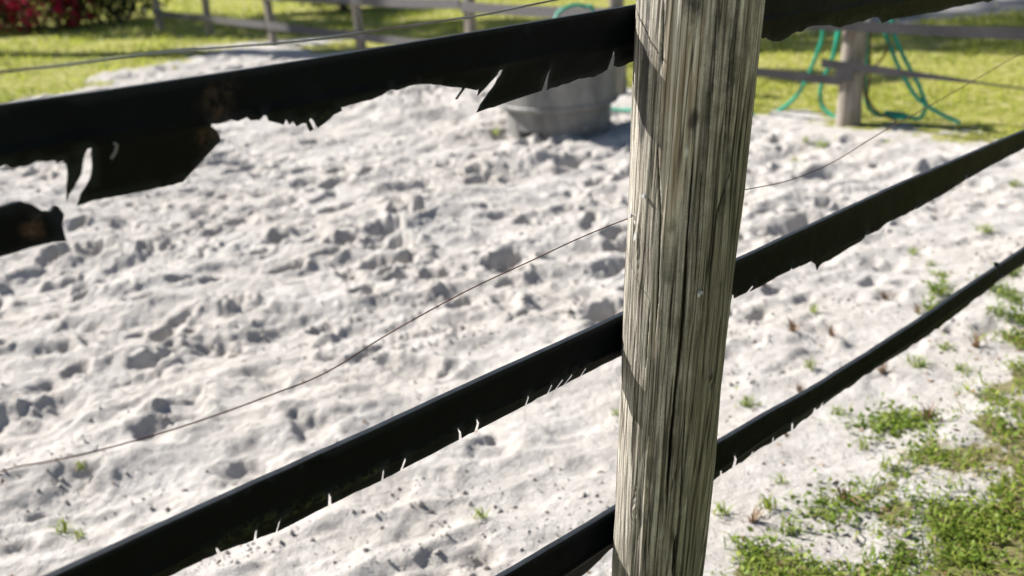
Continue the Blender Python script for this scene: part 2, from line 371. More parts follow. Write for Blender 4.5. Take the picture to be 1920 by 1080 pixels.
# clods and crumbs
cl = fbm(X * 30, Y * 30, 77, 3, .6); cm = sstep(.0, .35, fbm(X * 1.5, Y * 1.5, 80, 3))
Z += det * rough * (.030 * np.clip(cl - .12, 0, 1) * cm * (1 - .8 * out) + .006 * cl + .006 * fbm(X * 50, Y * 50, 78, 2))
Z -= det * np.minimum(0, 0)
deb = np.clip(.35 + .65 * sstep(-1.2, -.1, side), 0, 1) * sstep(-.25, .35, fbm(X * 2, Y * 2, 83, 3) + .25 * out) * det
ny, nx = X.shape
idx = np.arange(nx * ny).reshape(ny, nx)
q = np.stack([idx[:-1, :-1], idx[:-1, 1:], idx[1:, 1:], idx[1:, :-1]], -1).reshape(-1, 4)
g = mesh_obj('ground', np.stack([X, Y, Z], -1).reshape(-1, 3), q, MG, smooth=True,
             attrs={'verge': ((verge_grass(X, Y) > .01) * sstep(1.1, .5, np.where(in_poly(X, Y, VERGE), seg_dist(X, Y, EDGE), 0))).ravel(), 'grass': G.ravel(), 'drive': drive_mask(X, Y).ravel(), 'debris': deb.ravel()})
tag(g, 'pale trampled sand of the paddock, running out into grass', 'ground', kind='structure')
def gz(x, y):
    i = np.clip(np.searchsorted(gy, y), 1, ny - 1); j = np.clip(np.searchsorted(gx, x), 1, nx - 1); return Z[i, j]

# ------------------------------------------------------------------ near fence
root = thing('rubber_rail_fence', 'round weathered wooden post fence with three torn black rubber rails around the sand', 'fence', (PC[0], PC[1], 0))

def build_post():
    NZ, NA = 760, 420
    zs = np.concatenate([np.linspace(-.05, .42, 40)[:-1], np.linspace(.42, 1.58, NZ), np.linspace(1.58, 1.78, 16)[1:]])
    ph = np.linspace(0, 2 * math.pi, NA, endpoint=False)
    Zg, Pg = np.meshgrid(zs, ph, indexing='ij')
    r0 = np.interp(Zg, [0, .45, .75, 1.06, 1.5, 1.78], [.081, .080, .0835, .0865, .0868, .0868])
    cx, cy = np.cos(Pg), np.sin(Pg)
    # pixel -> (phi, z) on the cylinder
    def onpost(px, py):
        r = ray(px, py); rad = .0855
        A = AXIS / np.linalg.norm(AXIS); d = r - A * (r @ A); o = (EYEP - PC); o = o - A * (o @ A)
        a, b, c = d @ d, 2 * d @ o, o @ o - rad ** 2; q = max(b * b - 4 * a * c, 0); s = (-b - math.sqrt(q)) / (2 * a)
        p = EYEP + r * s; h = p - axis_at(p[2]); return math.atan2(h[1], h[0]), p[2]
    disp = .0022 * fbm(Pg * 9 + 3, Zg * 3.2, 21, 4) + .006 * fbm(cx * 1.6 + 5, Zg * 2.4 + cy * 1.6, 22, 3)
    # long grain ridges (periodic in the angle)
    for f, amp, sd_ in ((34, .0011, 1), (70, .0009, 2), (130, .0006, 3)):
        u = Pg / (2 * math.pi) * f; w_ = np.minimum(u, f - u)
        disp += amp * fbm(u + .5 * fbm(Pg * 0 + Zg * 5, Zg * 2, sd_ + 9, 2), Zg * 3.0 + sd_, 100 + sd_, 2) * np.clip(w_ * 2, 0, 1) * 1.6
    crack = np.zeros_like(Zg)
    def add_crack(pts, w0, dep):
        q = np.array([onpost(*t) for t in pts]); order = np.argsort(q[:, 1]); q = q[order]
        zz = q[:, 1]; pc = np.interp(Zg, zz, np.unwrap(q[:, 0])) + .012 * fbm(Zg * 40, Zg * 0 + dep * 900, 7, 3)
        L = zz[-1] - zz[0]; tp = np.clip(np.minimum(Zg - zz[0], zz[-1] - Zg) / (.18 * L), 0, 1)
        dd = np.abs((Pg - pc + math.pi) % (2 * math.pi) - math.pi) * .086
        k = np.exp(-(dd / (w0 * (.35 + .65 * tp))) ** 2) * (tp > 0) * np.sqrt(tp)
        np.maximum(crack, k, out=crack); return dep * k
    dsum = np.zeros_like(Zg)
    for pts, w0, dep in [
        ([(1289, 430), (1286, 520), (1281, 600), (1275, 660), (1266, 740), (1259, 820), (1252, 905), (1248, 950)], .0026, .012),
        ([(1403, 5), (1397, 80), (1390, 140), (1382, 240), (1374, 320), (1354, 370), (1345, 400), (1337, 460), (1330, 530), (1326, 590)], .0014, .005),
        ([(1302, 270), (1297, 340), (1292, 400), (1287, 480), (1282, 540)], .0013, .005),
        ([(1234, 240), (1236, 300), (1239, 400), (1237, 470), (1234, 560), (1228, 640)], .0013, .004),
        ([(1286, 770), (1280, 860), (1274, 970)], .0011, .004), ([(1268, 1000), (1264, 1040), (1260, 1085)], .0016, .006),
        ([(1246, 0), (1245, 60), (1244, 130)], .0016, .004), ([(1222, 560), (1218, 600), (1212, 690)], .0010, .003),
        ([(1345, 20), (1340, 120), (1336, 200)], .0010, .003), ([(1330, 560), (1322, 640), (1316, 720)], .0008, .002),
        ([(1372, 80), (1364, 220), (1355, 330)], .0010, .003), ([(1318, 300), (1310, 420), (1302, 560)], .0008, .002),
        ([(1196, 640), (1190, 760), (1184, 860)], .0008, .002), ([(1350, 560), (1340, 680), (1330, 780)], .0007, .002)]:
        dsum = np.maximum(dsum, add_crack(pts, w0, dep))
    disp -= dsum
    def blob(px, py, wx, wz, amt=1.0, pw=1.0):
        a, z = onpost(px, py); dd = ((Pg - a + math.pi) % (2 * math.pi) - math.pi) * .086
        return amt * np.exp(-((dd / wx) ** 2 + ((Zg - z) / wz) ** 2) ** pw)
    kn = blob(1195, 440, .011, .035); disp += .004 * kn - .007 * blob(1190, 432, .004, .010) - .005 * blob(1330, 722, .004, .007) + .003 * blob(1328, 705, .010, .018) + .003 * blob(1190, 960, .012, .02) - .003 * blob(1191, 962, .003, .006)
    # knots: rings
    ring = np.zeros_like(Zg)
    for px, py, sc in ((1196, 450, 1.0), (1328, 715, .7), (1191, 962, .9)):
        a, z = onpost(px, py); dd = ((Pg - a + math.pi) % (2 * math.pi) - math.pi) * .086
        rr = np.hypot(dd / .010, (Zg - z) / .032) / sc; ring += np.exp(-(rr / 1.3) ** 2) * np.cos(rr * 14) * .5
    disp += .0008 * ring
    r = r0 + disp
    ax = PC[None, None] + AXIS * (Zg - PC[2])[..., None]
    V = ax + np.stack([r * cx, r * cy, 0 * r], -1)
    n_z = len(zs); ii = np.arange(n_z * NA).reshape(n_z, NA); jn = np.roll(ii, -1, 1)
    q = np.stack([ii[:-1], jn[:-1], jn[1:], ii[1:]], -1).reshape(-1, 4)
    tan = np.maximum.reduce([blob(1280, 100, .028, .19, 1.35), blob(1290, 270, .016, .07, .6), blob(1262, 330, .015, .11, 1.25), blob(1228, 620, .010, .10, .75), blob(1215, 900, .012, .12, .6), blob(1255, 440, .010, .06, .6), blob(1225, 690, .02, .08, .25), blob(1170, 690, .01, .3, .25)])
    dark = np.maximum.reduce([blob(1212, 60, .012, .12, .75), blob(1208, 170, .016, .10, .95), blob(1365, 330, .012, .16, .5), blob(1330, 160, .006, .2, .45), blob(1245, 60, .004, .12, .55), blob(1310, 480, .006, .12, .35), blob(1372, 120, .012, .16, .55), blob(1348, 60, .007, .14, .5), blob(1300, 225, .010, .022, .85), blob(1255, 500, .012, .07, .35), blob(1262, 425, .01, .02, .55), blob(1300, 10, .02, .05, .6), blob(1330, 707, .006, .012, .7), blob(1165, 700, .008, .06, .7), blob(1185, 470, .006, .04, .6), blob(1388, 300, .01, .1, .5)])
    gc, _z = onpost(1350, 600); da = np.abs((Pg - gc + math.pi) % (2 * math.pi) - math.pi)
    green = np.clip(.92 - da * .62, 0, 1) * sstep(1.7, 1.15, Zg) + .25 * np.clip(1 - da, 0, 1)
    white = np.maximum.reduce([blob(1190, 418, .0035, .005), blob(1194, 442, .004, .008, .9), blob(1311, 552, .0022, .006, .9), blob(1287, 286, .005, .012, .5), blob(1191, 405, .002, .003)])
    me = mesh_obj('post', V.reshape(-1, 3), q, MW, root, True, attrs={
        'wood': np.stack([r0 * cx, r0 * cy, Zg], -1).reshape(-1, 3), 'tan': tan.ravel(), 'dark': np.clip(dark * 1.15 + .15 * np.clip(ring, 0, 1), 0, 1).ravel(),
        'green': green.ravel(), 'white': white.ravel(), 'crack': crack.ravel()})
    # close the top
    bm = bmesh.new(); bm.from_mesh(me.data); bm.verts.ensure_lookup_table(); bm.edges.ensure_lookup_table()
    bmesh.ops.holes_fill(bm, edges=[e for e in bm.edges if e.is_boundary and e.verts[0].co.z > 1.5], sides=0); bm.to_mesh(me.data); bm.free()
    me['label'] = 'cracked grey-brown round post with greenish weathering'
    # nail / staple with a tiny shadow, and a second one
    for px, py in ((1213, 368), (1190, 405), (1311, 548)):
        a, z = onpost(px, py); nrm = np.array([math.cos(a), math.sin(a), .25]); nrm /= np.linalg.norm(nrm)
        p = axis_at(z) + np.array([math.cos(a), math.sin(a), 0]) * .0855
        v1, f1 = tube([p - nrm * .01, p + nrm * .006, p + nrm * .0061, p + nrm * .0085], [.0013, .0013, .0034, .0032], 10)
        nl = mesh_obj('nail', v1, f1, M_STEEL, me)
    return me, onpost
POST, onpost = build_post()
# the same post again, plainer, at both ends of the rails (next supports of the fence)
for t in (-2.42, 2.46):
    o = bpy.data.objects.new('post', POST.data); COL.objects.link(o); o.parent = root; o.matrix_parent_inverse = Matrix.Translation(-root.location)
    c = NEAR.pt(t, 0); sh = Matrix.Identity(4)
    off = axis_at(0.)
    o.matrix_basis = Matrix.Translation((c[0], c[1], 0)) @ Matrix.Rotation(1.9 if t > 0 else 4.0, 4, 'Z') @ Matrix.Translation((-off[0], -off[1], 0))
    o['label'] = 'grey round post carrying the next end of the rails'

def interp_poly(pts, x): return np.interp(x, [p[0] for p in pts], [p[1] for p in pts])

def rail_mesh(name, outline_px, o0, th, crease=None, lip=0.0, ext_left=None, ext_right=None, parent=None, step=.012, stain=(), moss=(), wob=.0, curl=None):
    """outline_px: closed outline traced on the fence plane (offset o0). ext_*: (t, ztop, zbot) past the frame."""
    P2 = [NEAR.tz(x, y, o0) for x, y in outline_px]
    if ext_left: P2 = insert_ext(P2, outline_px, ext_left, True)
    if ext_right: P2 = insert_ext(P2, outline_px, ext_right, False)
    P2 = np.array(P2)
    # densify outline
    D2 = []
    for a, b in zip(P2, np.roll(P2, -1, 0)):
        L = np.hypot(*(b - a)); k = max(1, int(L / step))
        for i in range(k): D2.append(a + (b - a) * i / k)
    D2 = np.array(D2); n = len(D2)
    edges = [(i, (i + 1) % n) for i in range(n)]
    pts = [Vector(p) for p in D2]
    cr = None
    if crease is not None:
        cr = np.array([NEAR.tz(x, y, o0) for x, y in crease])
    tmin, tmax = D2[:, 0].min(), D2[:, 0].max(); zmin, zmax = D2[:, 1].min(), D2[:, 1].max()
    gxx, gzz = np.meshgrid(np.arange(tmin + step, tmax, step * 1.3), np.arange(zmin + step, zmax, step * .8))
    gxx = gxx + rng.uniform(-.2, .2, gxx.shape) * step; gf, zf = gxx.ravel(), gzz.ravel()
    ins = in_poly(gf, zf, D2) & (seg_dist(gf, zf, np.vstack([D2, D2[:1]])) > step * .35)
    for t, z in zip(gf[ins], zf[ins]): pts.append(Vector((t, z)))
    vv, ee, ff, *_ = geometry.delaunay_2d_cdt(pts, edges, [tuple(range(n))], 1, 1e-6)
    A = np.array([tuple(v) for v in vv]); F_ = [tuple(f) for f in ff]
    cen = np.array([A[list(f)].mean(0) for f in F_]); keep = in_poly(cen[:, 0], cen[:, 1], D2); F_ = [f for f, k in zip(F_, keep) if k]
    t, z = A[:, 0], A[:, 1]
    off = np.full(len(A), o0) + wob * fbm(t * 3 + o0 * 99, z * 2, 33, 3) + .0012 * fbm(t * 22, z * 30, 34, 3)
    below = np.zeros(len(A))
    if cr is not None:
        zc = np.interp(t, cr[:, 0], cr[:, 1]); below = np.clip(zc - z, 0, 1)
        off -= lip * below * (1 + .5 * fbm(t * 9, t * 0, 36, 2)); off += .0022 * np.exp(-((z - zc) / .006) ** 2)
    if curl is not None: off = off + curl(t, z)
    P = NEAR.P + np.outer(t, NEAR.D) + np.outer(off, NEAR.N); P[:, 2] = z
    thk = np.where(below > 0, np.clip(th - below * 2.2, .0012, th), th)
    Q = P - np.outer(thk, NEAR.N)
    N_ = len(A); faces = []
    # orient so that the front faces along +N
    f0 = F_[0]; nn = np.cross(P[f0[1]] - P[f0[0]], P[f0[2]] - P[f0[0]])
    if nn @ NEAR.N < 0: F_ = [f[::-1] for f in F_]
    from collections import Counter
    cnt = Counter(); dirn = {}
    for f in F_:
        for a, b in zip(f, f[1:] + f[:1]): cnt[(min(a, b), max(a, b))] += 1; dirn[(min(a, b), max(a, b))] = (a, b)
    faces += F_; faces += [tuple(i + N_ for i in f[::-1]) for f in F_]
    for e, c in cnt.items():
        if c == 1:
            a, b = dirn[e]; faces.append((b, a, a + N_, b + N_))
    VV = np.vstack([P, Q])
    at = {'stain': np.zeros(2 * N_), 'moss': np.zeros(2 * N_), 'sky_sheen': np.zeros(2 * N_)}
    for (px, py, rt, rz, amt) in stain:
        a, b = NEAR.tz(px, py, o0); k = amt * np.exp(-((t - a) / rt) ** 2 - ((z - b) / rz) ** 2); at['stain'][:N_] = np.maximum(at['stain'][:N_], k)
    for (px, py, rt, rz, amt) in moss:
        a, b = NEAR.tz(px, py, o0); k = amt * np.exp(-((t - a) / rt) ** 2 - ((z - b) / rz) ** 2); at['moss'][:N_] = np.maximum(at['moss'][:N_], k)
    bnd = set(i for e, c in cnt.items() if c == 1 for i in e); top = np.zeros(N_)
    at['sky_sheen'][N_:] = .5
    for i in bnd: at['sky_sheen'][i] = .35; at['sky_sheen'][i + N_] = .9  # painted sheen strongest along the rear rim of each edge
    o = mesh_obj(name, VV, faces, MR, parent, False, attrs=at)
    return o

def insert_ext(P2, px, ext, left):
    """outline lists run top edge left->right, then bottom edge right->left"""
    t, zt, zb = ext
    if left: return [(t, zt)] + P2 + [(t, zb)]
    j = max(range(len(P2)), key=lambda i: P2[i][0])
    # last point of the top edge is the one with the largest t; its follower starts the bottom edge
    return P2[:j + 1] + [(t, zt), (t, zb)] + P2[j + 1:]

def notch(pts, cuts):
    """bottom edge given right->left; cuts: (x_base, width, x_tip, y_tip)"""
    out = []
    cuts = sorted(cuts, key=lambda c: -c[0])
    xs = [p[0] for p in pts][::-1]; ys = [p[1] for p in pts][::-1]
    evs = [(p[0], [p]) for p in pts]
    for (xb, wd, xt, yt) in cuts:
        wd = wd * 1.1
        yr = np.interp(xb + wd / 2, xs, ys); yl = np.interp(xb - wd / 2, xs, ys)
        evs = [e for e in evs if not (xb - wd / 2 - .5 <= e[0] <= xb + wd / 2 + .5)]
        xt, yt = xb + 1.3 * (xt - xb), yr - 1.3 * (yr - yt)
        mx, my = (xb * .45 + xt * .55), (yr * .45 + yt * .55)
        evs.append((xb, [(xb + wd / 2, yr), (mx + wd * .42 + .6, my), (xt + wd * .3, yt), (xt - wd * .25, yt + 1), (mx - wd * .36, my + 1), (xb - wd / 2, yl)]))
    evs.sort(key=lambda e: -e[0])
    for e in evs: out += e[1]
    return out
def rag(pts, amp, n_sub=5, seed=0):
    """roughen an edge between its traced points"""
    r = np.random.default_rng(seed); out = []
    for a, b in zip(pts[:-1], pts[1:]):
        out.append(a); L = math.hypot(b[0] - a[0], b[1] - a[1]); k = min(n_sub, int(L / 9))
        for i in range(1, k): f = i / k; out.append((a[0] + (b[0] - a[0]) * f + r.uniform(-1, 1), a[1] + (b[1] - a[1]) * f + r.normal(0, amp)))
    out.append(pts[-1]); return out

def rail_off(z): return (axis_at(z) - NEAR.P) @ NEAR.N - .0868 - .002
# --- middle rail
o_mid = rail_off(1.0)
mid_top = [(-60, 1154), (100, 1081), (370, 957), (640, 834), (910, 710), (1175, 588), (1280, 536), (1380, 489), (1500, 433), (1700, 340), (1920, 246), (1990, 216)]
mid_bot = [(1990, 246), (1920, 277), (1860, 309), (1800, 343), (1760, 370), (1720, 392), (1687, 406), (1657, 421), (1649, 432), (1625, 442), (1617, 453), (1587, 471), (1560, 489), (1545, 494), (1540, 499), (1536, 508), (1531, 496), (1519, 489), (1497, 500), (1467, 514), (1430, 536), (1408, 547), (1372, 562),
           (1280, 615), (1170, 668), (1093, 706), (1032, 738), (990, 761), (900, 809), (867, 826), (757, 883), (720, 903), (620, 950), (522, 1000), (481, 1014), (413, 1039), (360, 1064), (300, 1092), (100, 1190), (-60, 1268)]
mid_cuts = [(413, 6, 408, 1030), (481, 5, 481, 998), (522, 3, 526, 976), (622, 6, 618, 928), (721, 4, 719, 880), (757, 5, 761, 858), (868, 5, 861, 806), (898, 6, 896, 788), (990, 4, 991, 741), (1031, 4, 1035, 719), (1046, 4, 1057, 708), (1062, 4, 1075, 698), (1093, 3, 1100, 687), (1404, 5, 1411, 534), (1483, 4, 1485, 497), (1497, 3, 1500, 493), (1376, 4, 1374, 553), (1624, 3, 1625, 430), (1810, 3, 1812, 326), (1716, 3, 1720, 380)]
crease_mid = [(-60, 1240), (300, 1072), (440, 1005), (620, 924), (757, 858), (900, 788), (1032, 720), (1170, 653), (1280, 600), (1372, 550), (1450, 515), (1560, 472), (1640, 428), (1990, 240)]
railm = rail_mesh('rail', mid_top + notch(rag(mid_bot, .8, 4, 1), mid_cuts), o_mid, .0105, crease_mid, .2, (-2.5, 1.02, .935), (2.55, 1.0, .93), root, moss=[(470, 990, .05, .006, .9), (590, 938, .06, .005, .9), (700, 885, .02, .006, 1), (540, 960, .05, .005, .7), (830, 825, .05, .004, .35)], wob=.004)
railm['label'] = 'middle black rubber rail with a row of short slits along its lower lip'
# --- bottom rail
o_bot = rail_off(.63)
bot_top = [(700, 1228), (945, 1081), (1050, 1018), (1150, 957), (1240, 898), (1338, 836), (1440, 776), (1540, 721), (1640, 657), (1740, 590), (1830, 529), (1920, 469), (1990, 424)]
bot_bot = [(1990, 452), (1920, 500), (1880, 524), (1858, 542), (1820, 576), (1780, 603), (1730, 637), (1680, 672), (1613, 714), (1563, 750), (1547, 763), (1527, 779), (1487, 809), (1453, 830), (1413, 853), (1380, 877), (1328, 910), (1240, 965), (1145, 1034), (1130, 1052), (1100, 1081), (1000, 1150), (700, 1345)]
bot_cuts = [(1338, 4, 1336, 893), (1354, 3, 1353, 884), (1379, 7, 1378, 855), (1414, 3, 1414, 848), (1453, 3, 1452, 822), (1489, 4, 1486, 792), (1533, 6, 1531, 767), (1545, 4, 1546, 757), (1876, 3, 1873, 500), (1044, 4, 1046, 1112)]
crease_bot = [(700, 1320), (1145, 1018), (1328, 890), (1487, 788), (1563, 738), (1700, 645), (1820, 558), (1990, 442)]
railb = rail_mesh('rail', bot_top + notch(rag(bot_bot, 1.6, 6, 2), bot_cuts), o_bot, .0115, crease_bot, .22, (-2.5, .68, .60), (2.55, .62, .56), root, wob=.004)
railb['label'] = 'lowest black rubber rail with a frayed lower edge'
# --- top rail with its torn lower half
o_top = rail_off(1.46)
top_top = [(-80, 207), (0, 196), (200, 169), (400, 139), (600, 108), (800, 75), (1000, 42), (1200, 8), (1320, -14), (1430, -34), (1700, -82), (1920, -121), (1990, -132)]
tb_right = [(1990, -30), (1920, -12), (1866, 1), (1830, 8), (1800, 13), (1775, 20), (1750, 24), (1722, 29), (1700, 33), (1680, 36), (1662, 44), (1652, 32), (1640, 33), (1625, 40), (1600, 46), (1580, 52), (1560, 47), (1530, 48), (1518, 51), (1508, 60), (1490, 64), (1482, 71), (1470, 78), (1455, 78), (1445, 74), (1440, 70), (1436, 72), (1424, 72), (1300, 95)]
tb_mid = [(1198, 116), (1190, 119), (1172, 127), (1162, 124), (1160, 110), (1155, 94), (1153, 112), (1151, 131), (1128, 146), (1098, 149), (1070, 160), (1042, 171), (1039, 150), (1038, 126), (1034, 150), (1032, 172), (1000, 183), (960, 198), (935, 206), (914, 214), (918, 197), (928, 176), (938, 157), (944, 140), (946, 130), (940, 132), (932, 150), (921, 166), (909, 182), (907, 165), (905, 171), (895, 169), (880, 166), (868, 188), (864, 187), (874, 166), (830, 160), (790, 158), (770, 161), (745, 170), (735, 168), (700, 187), (660, 197), (642, 202), (645, 208), (630, 216), (603, 241), (598, 236), (586, 222), (583, 226), (594, 244), (588, 248), (578, 232), (570, 232), (560, 238), (552, 228), (545, 234), (538, 223), (534, 235), (522, 231), (505, 227), (499, 217), (494, 215), (487, 225), (470, 226), (462, 219), (445, 227), (430, 224), (420, 229), (395, 232)]
tb_left = [(394, 236), (410, 246), (421, 266), (408, 285), (393, 306), (380, 326), (366, 349), (330, 359), (280, 369), (230, 379), (200, 385), (170, 397), (172, 372), (182, 345), (183, 322), (178, 300), (173, 278), (166, 279), (163, 300), (165, 330), (158, 358), (152, 368), (150, 388), (143, 360), (138, 330), (132, 312), (124, 304), (114, 309), (106, 303), (92, 306), (72, 304), (60, 312), (40, 314), (28, 319), (12, 311), (0, 316), (-40, 322), (-80, 330)]
def flap_curl(t, z):
    t0, z0 = NEAR.tz(400, 236, o_top); t1, z1 = NEAR.tz(130, 285, o_top)
    zl = np.interp(t, [t1, t0], [z1, z0]); k = np.clip(zl - z, 0, 1) * (t < t0 + .01)
    t2, _ = NEAR.tz(915, 213, o_top); t3, z3 = NEAR.tz(1180, 70, o_top); k2 = np.clip(z3 - .012 - z, 0, 1) * np.clip((t - t2 + .05) / .1, 0, 1) * (t < .1)
    return -.28 * k - .12 * k2
crease_top = [(-80, 300), (0, 292), (400, 225), (640, 185), (800, 140), (1000, 108), (1200, 72), (1430, 40), (1700, 0), (1990, -45)]
railt = rail_mesh('rail', top_top + rag(tb_right, 1.2, 4, 5) + rag(tb_mid, .9, 5, 6) + rag(tb_left, 1.1, 5, 7), o_top, .009, crease_top, .22, (-2.5, 1.512, 1.42), (2.55, 1.49, 1.40), root, wob=.003, curl=flap_curl,
                  stain=[(405, 195, .012, .016, .4), (425, 165, .01, .012, .2), (395, 260, .012, .01, .35), (1400, 60, .05, .01, .2)], moss=[(1640, 28, .12, .012, .5), (1560, 42, .05, .01, .4), (600, 225, .02, .006, .6)])
railt['label'] = 'top black rubber rail with its lower half torn into hanging flaps'
# a torn-off strip of the top belt that still hangs on further along
scrap = [(-60, 372), (-20, 386), (0, 388), (22, 381), (40, 378), (62, 384), (80, 396), (95, 397), (102, 386), (110, 387), (121, 402), (118, 422), (122, 440), (126, 453), (100, 455), (60, 464), (30, 474), (0, 482), (-60, 498)]
sc = rail_mesh('torn_strip', scrap, o_top - .035, .006, None, 0, (-1.45, 1.432, 1.36), None, railt, stain=[(65, 430, .006, .01, .6)], wob=.006)
t_, z_ = NEAR.tz(-60, 372, o_top)
# twisted scraps dangling at tears
for pth, r_ in ([[(213, 268), (219, 272), (216, 285), (208, 297)], .0016], [[(1203, 85), (1198, 95), (1196, 104)], .001]):
    v1, f1 = tube([NEAR.pt(*NEAR.tz(x, y, o_top + .004), o_top + .004) for x, y in pth], r_, 6); mesh_obj('loose_thread', v1, f1, M_WIRE2, railt)
# nails holding the rails to the post side and wires
def near_wire(name, px, o, r_, mat, ext):
    tz = [NEAR.tz(x, y, o) for x, y in px]; lin = lambda a, b: [(a[0] + (b[0] - a[0]) * f, a[1] + (b[1] - a[1]) * f) for f in np.linspace(0, 1, 14)]
    tz = lin(ext[0], tz[0])[:-1] + tz + lin(tz[-1], ext[1])[1:]
    pts = spline([NEAR.pt(t, z, o) for t, z in tz], 8); v1, f1 = tube(pts, r_, 8)
    return mesh_obj(name, v1, f1, mat, root, True)
o_w = rail_off(1.15) - .004
wr = near_wire('wire', [(0, 885), (90, 866), (175, 847), (260, 824), (350, 797), (440, 766), (520, 736), (585, 711), (640, 682), (720, 631), (810, 580), (900, 533), (1000, 487), (1090, 445), (1183, 408), (1290, 375), (1395, 356), (1480, 338), (1560, 305), (1640, 256), (1700, 222), (1800, 166), (1900, 108)], o_w, .00095, M_WIRE, ((-2.42, 1.17), (2.46, 1.2)))
wr['label'] = 'thin rusty wire strung between the rails'
w2 = near_wire('wire', [(0, 135), (120, 122), (260, 103), (380, 92), (480, 84), (560, 77), (680, 61), (800, 44), (920, 25), (1040, 0), (1200, -30), (1430, -75)], rail_off(1.52) - .004, .0014, M_WIRE2, ((-2.42, 1.56), (2.46, 1.56)))
w2['label'] = 'grey wire just above the top rail'
# twist of wire on the thin strand
tk = NEAR.tz(176, 846, o_w); kc = NEAR.pt(*tk, o_w)
v1, f1 = tube([kc + np.array([.0018 * math.cos(a), 0, .0018 * math.sin(a)]) + NEAR.D * (.0004 * a) for a in np.linspace(0, 9, 24)] + [kc + NEAR.D * .006 + np.array([0, 0, .006])], .0007, 6)
mesh_obj('wire_twist', v1, f1, M_STEEL, wr)

# ------------------------------------------------------------------ back fence
bx = [298, 390, 510, 675, 885, 1160, 1590]
bt = [BACK.tz(x, y)[0] for x, y in zip(bx, (40, 45, 55, 60, 110, 150, 200))] + [2.3]
broot = thing('paddock_fence', 'low grey fence of boards and faded rubber rails on the far side of the sand', 'fence', tuple(BACK.pt(bt[3], 0)))
def fpost(t, r, h, lean, rnd):
    b = BACK.pt(t, -.1); n_ = 18; V = []; Fc = []; seg = 20
    for i in range(n_):
        f = i / (n_ - 1); c = b + np.array([lean[0] * f, lean[1] * f, (h + .1) * f])
        for k in range(seg):
            a = 2 * math.pi * k / seg; sq = 1 if rnd else min(1 / max(abs(math.cos(a)), abs(math.sin(a))), 1.30)
            rr = r * sq * (1 + .05 * math.sin(3 * a + t * 5) + .03 * math.sin(f * 9 + a * 2 + t)) * (1.06 - .12 * f)
            aa = a + math.atan2(BACK.D[1], BACK.D[0]); V.append(c + rr * np.array([math.cos(aa), math.sin(aa), 0]))
    for i in range(n_ - 1):
        for k in range(seg): k2 = (k + 1) % seg; Fc.append((i * seg + k, i * seg + k2, (i + 1) * seg + k2, (i + 1) * seg + k))
    Fc.append(tuple((n_ - 1) * seg + k for k in range(seg)))
    return mesh_obj('post', V, Fc, M_FPOST, broot, rnd)
for i, t in enumerate(bt):
    hp = i == 6
    o = fpost(t, .085 if hp else (.07 if i > 4 else .05), [1.2, 1.2, 1.25, 1.2, 1.22, 1.25, .80, 1.2][i], (.02, 0.0) if hp else (rng.uniform(-.03, .03), rng.uniform(-.02, .02)), i > 4)
    if hp: o['label'] = 'short round grey post with green hose hanging on it'
def board(t0, z0, t1, z1, hgt, mat, o=.06, th=.022, name='board', seg=14, sag=.01, hfun=None, ofun=None):
    V = []; Fc = []
    for i in range(seg + 1):
        f = i / seg; t = t0 + (t1 - t0) * f; z = z0 + (z1 - z0) * f - sag * 4 * f * (1 - f); h = hgt * (hfun(f) if hfun else 1); oo = o + (ofun(f) if ofun else 0)
        for dz, do in ((-h / 2, 0), (h / 2, 0), (h / 2, -th), (-h / 2, -th)): V.append(BACK.pt(t, z + dz, oo + do))
    for i in range(seg):
        for k in range(4): k2 = (k + 1) % 4; Fc.append((i * 4 + k, i * 4 + k2, (i + 1) * 4 + k2, (i + 1) * 4 + k))
    Fc += [(0, 3, 2, 1), tuple(seg * 4 + k for k in range(4))]
    return mesh_obj(name, V, Fc, mat, broot)
for i in range(5):
    z = [.31, .305, .295, .28, .29][i]; e = .003 * (i % 2)
    board(bt[i] - .02, z, bt[i + 1] - .04, z - .01, .10, M_BOARD, .085 + e)
    board(bt[i] - .02, .70, bt[i + 1] - .04, .71 + (.02 if i == 3 else 0), .10, M_BOARD, .085 + e)
    board(bt[i] - .02, 1.08, bt[i + 1] - .04, 1.08, .10, M_BOARD, .085 + e)
# rubber rails towards and past the hose post
board(bt[5], .365, bt[6] - .01, .335, .064, M_FRUB, .105, .008, 'rail', sag=.005)
board(bt[5], .74, bt[6] + .02, .712, .058, M_FRUB, .105, .008, 'rail', sag=.01)
board(bt[6] - .10, .722, bt[7], .755, .07, M_FRUB, .118, .008, 'rail', 20, .012)
ra = board(bt[6] - .16, .452, bt[7], .36, .062, M_FRUB, .12, .008, 'rail', 40, .0, hfun=lambda f: .16 + .84 * max(0., math.cos(min(f * 3.2, 1.57))), ofun=lambda f: -.03 * math.sin(min(f * 3, 1.57)))
ra['label'] = 'twisted rubber rail running off from the hose post'
# folded offcut where the rails overlap
pf = [BACK.pt(*BACK.tz(x, y, .125), .125) for x, y in ((1563, 133), (1585, 127), (1602, 131), (1598, 152), (1572, 154), (1568, 146))]
mesh_obj('rail_offcut', [p for p in pf] + [p - BACK.N * .01 for p in pf], [tuple(range(6)), tuple(range(11, 5, -1))] + [(i, i + 6, (i + 1) % 6 + 6, (i + 1) % 6) for i in range(6)], M_FRUB, broot)

